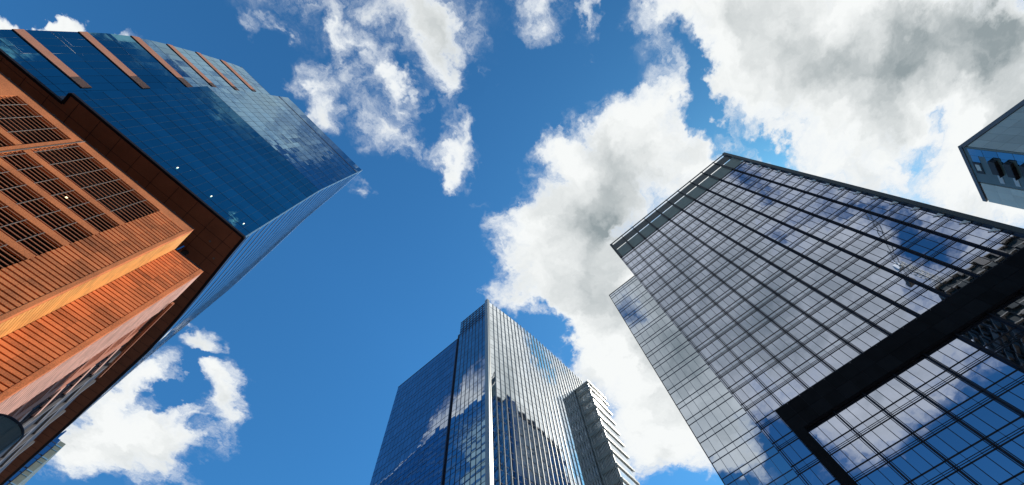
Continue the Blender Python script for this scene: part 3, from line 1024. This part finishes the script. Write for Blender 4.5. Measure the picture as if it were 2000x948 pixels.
    def glaze(P, zlist, n, glass_of, frame, name, fl=0.05, mull=0.03, tilt=0.003, dz=1.1):
        for z0, z1 in zip(zlist, zlist[1:]):
            gl, fr = MB(), MB()
            zm = z0 + dz if z1 - z0 > 2 else None
            tone = rng.random()
            for i in range(n):
                a, c = i / n, (i + 1) / n
                if zm:
                    gl.pane(P, a, c, z0, zm, 0, tilt, tone * .6 + .2 * rng.random()); gl.pane(P, a, c, zm, z1, 0, tilt, tone)
                else:
                    gl.pane(P, a, c, z0, z1, 0, tilt, tone)
                if mull and i:
                    w = mull / 22.0
                    fr.fbox(P, a - w, a + w, z0, z1, 0.004, 0.016)
            fr.fbox(P, 0, 1, z0 - fl, z0 + fl, 0.005, 0.02)
            w = obj(name, gl, glass_of(z0), root)
            obj('glazing_bar', fr, frame, w)

    lowz = [50.35, 51.6] + [51.6 + 2.622 * i for i in range(1, 10)]
    lowz[-1] = KZ
    upz = [KZ + 2.578 * i for i in range(10)]
    upz[-1] = 98.4
    glaze(PM, lowz, 22, lambda z: M['glass_teal'], M['glass_bar'], 'glass_band', 0.008, 0.006, 0.003, 0.8)
    glaze(PM, upz, 22, lambda z: M['glass_teal_up'], M['glass_bar'], 'upper_glass_band', 0.008, 0.006, 0.006, 0.8)
    glaze(PM, [98.4, 102.6], 22, lambda z: M['glass_teal_up'], M['trim_dark'], 'parapet_glass', 0.16, 0.0, 0.006)
    # ---- set-back end wing with brick strips
    wl = [(50, -37.4), (53, -38.1), (62, -39.2), (68, -39.9), (73, -40.15), (80.5, -39.7), (87, -39.0), (93, -38.0), (98.5, -37.1), (101.5, -35.5)]

    def PW(u, z, o):
        a = lerp_table(wl, z); c = -27.9
        return (a + (c - a) * u, 34.3 + 0.9 * lean(z) - o, z)

    wz = [50.35, 51.6, 54.6, 59.3, 63.7, 68.4, 73.2]
    wz2 = [73.2, 76.8, 80.4, 83.7, 87.0, 90.1, 93.2, 96.4, 99.4]
    glaze(PW, wz, 10, lambda z: M['glass_teal'], M['glass_bar'], 'wing_glass_band', 0.008, 0.006, 0.003, 0.8)
    glaze(PW, wz2, 10, lambda z: M['glass_teal_up'], M['glass_bar'], 'upper_wing_glass_band', 0.008, 0.006, 0.006, 0.8)
    gl = MB(); gl.prism([(-37, 35.1), (-28, 35.1), (-28, 60), (-37, 60)], 99.4, 99.8)
    obj('wing_roof', gl, M['frame_teal'], root)
    for (z0, z1) in ((54.5, 56.0), (63.65, 65.25), (73.15, 74.75), (80.3, 81.6), (86.95, 88.2), (93.2, 94.7)):
        m = MB()
        n = 1
        m.fbox(PW, 0.0, (-30.35 - lerp_table(wl, z0)) / (-27.9 - lerp_table(wl, z0)), z0, z1 - 0.2, -0.1, 0.10)
        st = obj('brick_strip', m, M['strip'], root)
        m = MB(); m.fbox(PW, 0.0, (-30.35 - lerp_table(wl, z0)) / (-27.9 - lerp_table(wl, z0)), z0 - 0.14, z0 - 0.003, -0.1, 0.09)
        obj('strip_underside_shade', m, M['trim_dark'], st)  # dark colour stands for the shadow under each projecting strip
    m = MB()
    m.fbox(PW, 0.86, 1.0, 50.4, 99, 0.01, 0.05)
    obj('wing_shade_strip', m, M['frame_teal'], root)  # dark strip stands in for the shaded glass at this end of the wing
    # ---- long grazing side of the tower
    bt = [(0, (-6.68, 32.85)), (3, (-6.45, 36)), (9, (-5.9, 42)), (15, (-5.45, 47.85)), (21, (-5.2, 54.1)), (28, (-5.35, 61.3)), (40, (-5.6, 72.8)), (57, (-6.2, 90)), (79, (-8.0, 112))]
    md = [(0, (-6.85, 32.85)), (9, (-6.3, 42)), (20, (-6.05, 53)), (29, (-6.2, 62)), (45, (-6.7, 78)), (68, (-7.9, 101)), (79, (-9.6, 112))]
    tp = [(0, (-5.95, 33.7)), (9, (-6.34, 42.6)), (20, (-7.0, 53)), (29, (-7.05, 62)), (45, (-7.3, 78.4)), (68, (-9.1, 101)), (79, (-11.0, 112))]

    def curve(t, s):
        for (a, p), (b, q) in zip(t, t[1:]):
            if s <= b + 1e-6:
                k = (s - a) / (b - a)
                return Vector((p[0] + (q[0] - p[0]) * k, p[1] + (q[1] - p[1]) * k))
        return Vector(t[-1][1])

    def PS(u, z, o):
        s = u * 79
        if z < KZ:
            k = (z - 50) / (KZ - 50); p = curve(bt, s) * (1 - k) + curve(md, s) * k
        else:
            k = (z - KZ) / (TZ - KZ); p = curve(md, s) * (1 - k) + curve(tp, s) * k
        return (p.x + o, p.y, z)

    sz = lowz[:-1] + upz + [TZ]
    glaze(PS, sz, 40, lambda z: M['glass_side'], M['frame_pale'], 'side_glass_band', 0.06, 0.0, 0.002, 0.9)
    for k, z0 in enumerate(sz[:-1]):
        m = MB()
        for i in range(40):
            a, c = i / 40, (i + 1) / 40
            m.fbox(PS, a, c, z0 + .10, z0 + .75, 0.012, 0.03, rng.random())
        obj('side_spandrel', m, M['spandrel_blue'], root)
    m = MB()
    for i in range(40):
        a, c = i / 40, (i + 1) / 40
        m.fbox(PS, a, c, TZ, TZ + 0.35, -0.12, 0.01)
    obj('roof_edge_glint', m, M['white'], root)  # white colour stands in for the sun glint along this edge
    m = MB()
    zz = [50.4] + [50.4 + 2.6 * i for i in range(1, 21)] + [TZ]
    for z0, z1 in zip(zz, zz[1:]):
        p, q = PS(0, z0, 0.03), PS(0, z1, 0.03)
        m.bar(p, q, 0.07)
    obj('corner_mullion', m, M['frame_pale'], root)
    # lit lamps seen in the lowest glazed storey and one behind the louvres
    for x in (-17.35, -12.75, -8.1):
        m = MB(); m.box(x - 0.045, x + 0.045, 32.72, 32.76, 52.1, 52.33)
        obj('ceiling_lamp', m, M['lamp_white'], root)
    SC[0] = 1.3
    m = MB(); m.box(-18.95, -18.78, 35.96, 36.02, 41.6, 41.75)
    obj('wall_lamp', m, M['lamp_yellow'], root)
    SC[0] = 1.0


build_left()

# ------------------------------------------------------------------ dark round shaft by the left building
sh = thing('steel_shaft', 'dark grey round steel shaft with ribbed sides rising in front of the terracotta building', 'shaft', (-5.45, 38.9, GZ))
b = MB(); b.cyl(-5.45, 38.9, 1.2, GZ, 24.8, 48)
obj('shaft_wall', b, M['drum'], sh)
b = MB(); b.cyl(-5.45, 38.9, 1.225, 24.8, 24.95, 48)
obj('rim', b, M['trim_dark'], sh)
for i in range(8):
    a = 2 * math.pi * (i + .5) / 8
    b = MB(); b.cyl(-5.45 + 1.2 * math.cos(a), 38.9 + 1.2 * math.sin(a), 0.035, GZ, 24.8, 8)
    obj('rib', b, M['drum'], sh)

# ------------------------------------------------------------------ far right building
def build_far_right():
    root = thing('panel_building', 'pale grey panelled block at the far right edge with dark balconies near its roof', 'building', (110.0, -110.0, GZ))
    x0, x1, y1 = 87.0, 105.4, -79.8
    H = 100.6
    b = MB(); b.box(x0 + .3, x1 - .1, -140, y1 - .4, GZ, H - .4)
    obj('building_core', b, M['far_dark'], root)
    A = lambda u, z, o: (x0 - o, u, z)
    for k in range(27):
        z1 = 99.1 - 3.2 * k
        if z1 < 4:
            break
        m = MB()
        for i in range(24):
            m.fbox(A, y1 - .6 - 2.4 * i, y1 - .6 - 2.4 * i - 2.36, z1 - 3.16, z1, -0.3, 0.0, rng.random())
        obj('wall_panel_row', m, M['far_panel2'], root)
    m = MB(); m.box(x0 - 0.2, x0 + .3, -140, y1, 99.2, H)
    obj('roof_coping', m, M['far_trim'], root)
    m = MB(); m.box(x0 - 0.02, x0 + .3, -97, -95.3, 97.2, 98.6)
    obj('vent_opening', m, M['balcony'], root)
    B = lambda u, z, o: (u, y1 + o, z)
    m = MB(); m.fbox(B, x0 - .25, x1 + .05, 99.7, H, -0.3, 0.10)
    obj('front_coping', m, M['far_trim'], root)
    m = MB(); m.fbox(B, x0, 98.4, GZ, 99.7, -0.4, -0.05)
    obj('teal_wall', m, M['far_teal'], root)
    for k in range(28):
        z1 = 99.2 - 3.2 * k
        if z1 < 4:
            break
        m = MB()
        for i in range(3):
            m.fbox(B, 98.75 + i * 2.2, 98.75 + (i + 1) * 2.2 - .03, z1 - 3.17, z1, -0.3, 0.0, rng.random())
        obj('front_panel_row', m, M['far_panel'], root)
        # window strip, balcony and pale pier of every storey
        zb = 97.2 - 3.2 * k
        if zb < 6:
            continue
        m = MB()
        m.pane(B, x0 + .15, 89.3, zb - 1.6, zb + 1.5, -0.02)
        m.pane(B, 89.35, 91.9 - .4 * min(k, 3), zb - .3, zb + 1.4, -0.02)
        obj('corner_window', m, M['far_glass'], root)
        if k:
            m = MB(); m.fbox(B, 89.9, 94.0, zb - 1.05, zb + .4, -0.03, 0.75)
            bl = obj('balcony', m, M['balcony'], root)
            m = MB(); m.fbox(B, 91.2, 94.6, zb - 1.2, zb - 1.05, -0.03, 0.85)
            obj('balcony_slab', m, M['trim_dark'], bl)
            m = MB(); m.fbox(B, 94.9, 97.5, zb - .6, zb + .35, -0.03, 0.02)
            obj('pale_window', m, M['white'], root)
        else:
            m = MB(); m.fbox(B, 91.5, 95.2, zb - .2, zb + 1.6, -0.03, 0.06)
            wn = obj('dark_window', m, M['balcony'], root)
            m = MB(); m.fbox(B, 92.2, 94.2, zb + .2, zb + 1.2, 0.06, 0.08)
            obj('window_pane', m, M['far_panel'], wn)


build_far_right()

# ------------------------------------------------------------------ slim glass tower far behind, bottom left
def build_far_left():
    root = thing('distant_tower', 'distant slim green and blue glass tower at the bottom-left corner behind the terracotta building', 'skyscraper', (-21.0, 262.0, GZ))
    SC[0] = 1.6
    # stepped slabs, each with its own roof height
    for (name, x0, x1, y0, z1, mat) in (('teal_slab', -22.0, -11.9, 150.0, 98.9, 'glass_teal_up'), ('blue_slab', -11.5, -9.7, 150.2, 100.5, 'glass_navy'),
                                        ('pale_slab', -9.6, -8.0, 150.4, 100.4, 'crown_green')):
        m = MB(); m.box(x0, x1, y0, y0 + 26, GZ, z1)
        s = obj(name, m, M[mat], root)
        m = MB()
        for k in range(24):
            z = z1 - 1.2 - 4.0 * k
            if z > 0:
                m.box(x0 - .03, x1 + .03, y0 - 0.06, y0 + 26.05, z - .28, z)
                m.box(x0 - .03, x1 + .03, y0 - 0.06, y0 + 26.05, z - 1.5, z - 1.4)
        obj('floor_line', m, M['frame_pale'] if mat != 'glass_navy' else M['frame_navy'], s)
    m = MB(); m.box(-9.66, -9.5, 149.9, 150.4, GZ, 98)
    obj('joint', m, M['trim_dark'], root)
    m = MB(); m.hexa([(-11.6, 150.6, 100.2), (-10.6, 150.6, 100.2), (-10.6, 153, 100.2), (-11.6, 153, 100.2),
                      (-10.9, 150.8, 103.6), (-10.6, 150.8, 103.6), (-10.6, 152, 103.6), (-10.9, 152, 103.6)])
    obj('roof_spire', m, M['glass_teal_up'], root)
    SC[0] = 1.0


build_far_left()

# ------------------------------------------------------------------ unfinished tower with its crane: outside the frame, seen mirrored in the right tower
def build_unfinished():
    root = thing('unfinished_tower', 'unfinished concrete tower under dark netting, mirrored in the right glass tower', 'building', (-25.0, -95.0, GZ))
    b = MB(); b.box(-38.5, -13, -120, -73, GZ, 119)
    obj('tower_core', b, M['net'], root)
    for k in range(33):
        z = 119.5 - 3.7 * k
        m = MB(); m.box(-39, -12, -120.5, -72, z - .3, z)
        obj('floor_slab', m, M['slab_pale'], root)
        if k < 14:
            m = MB()
            for i in range(9):
                if rng.random() < .75:
                    y = -75 - i * 4.8
                    h = rng.choice((0.5, 0.9, 1.6, 2.8))
                    m.box(-12.35, -11.9, y - rng.uniform(1.2, 3.8), y, z - .3 - h, z - .32)
            for i in range(6):
                if rng.random() < .7:
                    x = -38 + i * 4.3
                    m.box(x, x + rng.uniform(1, 3.4), -72.3, -71.9, z - 2.5, z - .32)
            if m.v:
                obj('formwork_panel', m, M['net'] if k % 3 else M['concrete'], root)
    cr = thing('tower_crane', 'pale lattice tower crane on top of the unfinished concrete tower', 'crane', (-14, -75, 119.6))
    m = MB()
    for dx in (-.8, .8):
        for dy in (-.8, .8):
            m.bar((-14 + dx, -75 + dy, 119.6), (-14 + dx, -75 + dy, 137), 0.12)
    for k in range(9):
        z = 120 + 1.9 * k
        m.bar((-14.8, -75.8, z), (-13.2, -75.8, z + 1.9), .08); m.bar((-13.2, -74.2, z), (-14.8, -74.2, z + 1.9), .08)
        m.bar((-14.8, -74.2, z), (-14.8, -75.8, z + 1.9), .08); m.bar((-13.2, -75.8, z), (-13.2, -74.2, z + 1.9), .08)
    obj('mast', m, M['crane'], cr)
    m = MB()
    for dz, dy in ((0, -.6), (0, .6), (1.1, 0)):
        m.bar((-24, -75 + dy, 137.4 + dz), (12, -75 + dy, 137.4 + dz), .10)
    for k in range(24):
        x = -24 + 1.5 * k
        m.bar((x, -75.6, 137.4), (x + .75, -75, 138.5), .06); m.bar((x + .75, -75, 138.5), (x + 1.5, -74.4, 137.4), .06)
    obj('jib', m, M['crane'], cr)
    m = MB(); m.box(-13.6, -11.8, -74.2, -72.6, 134.6, 137)
    obj('cab', m, M['white'], cr)
    m = MB(); m.box(-24, -21, -76, -74, 135.4, 137.3)
    obj('counterweight', m, M['concrete'], cr)


build_unfinished()
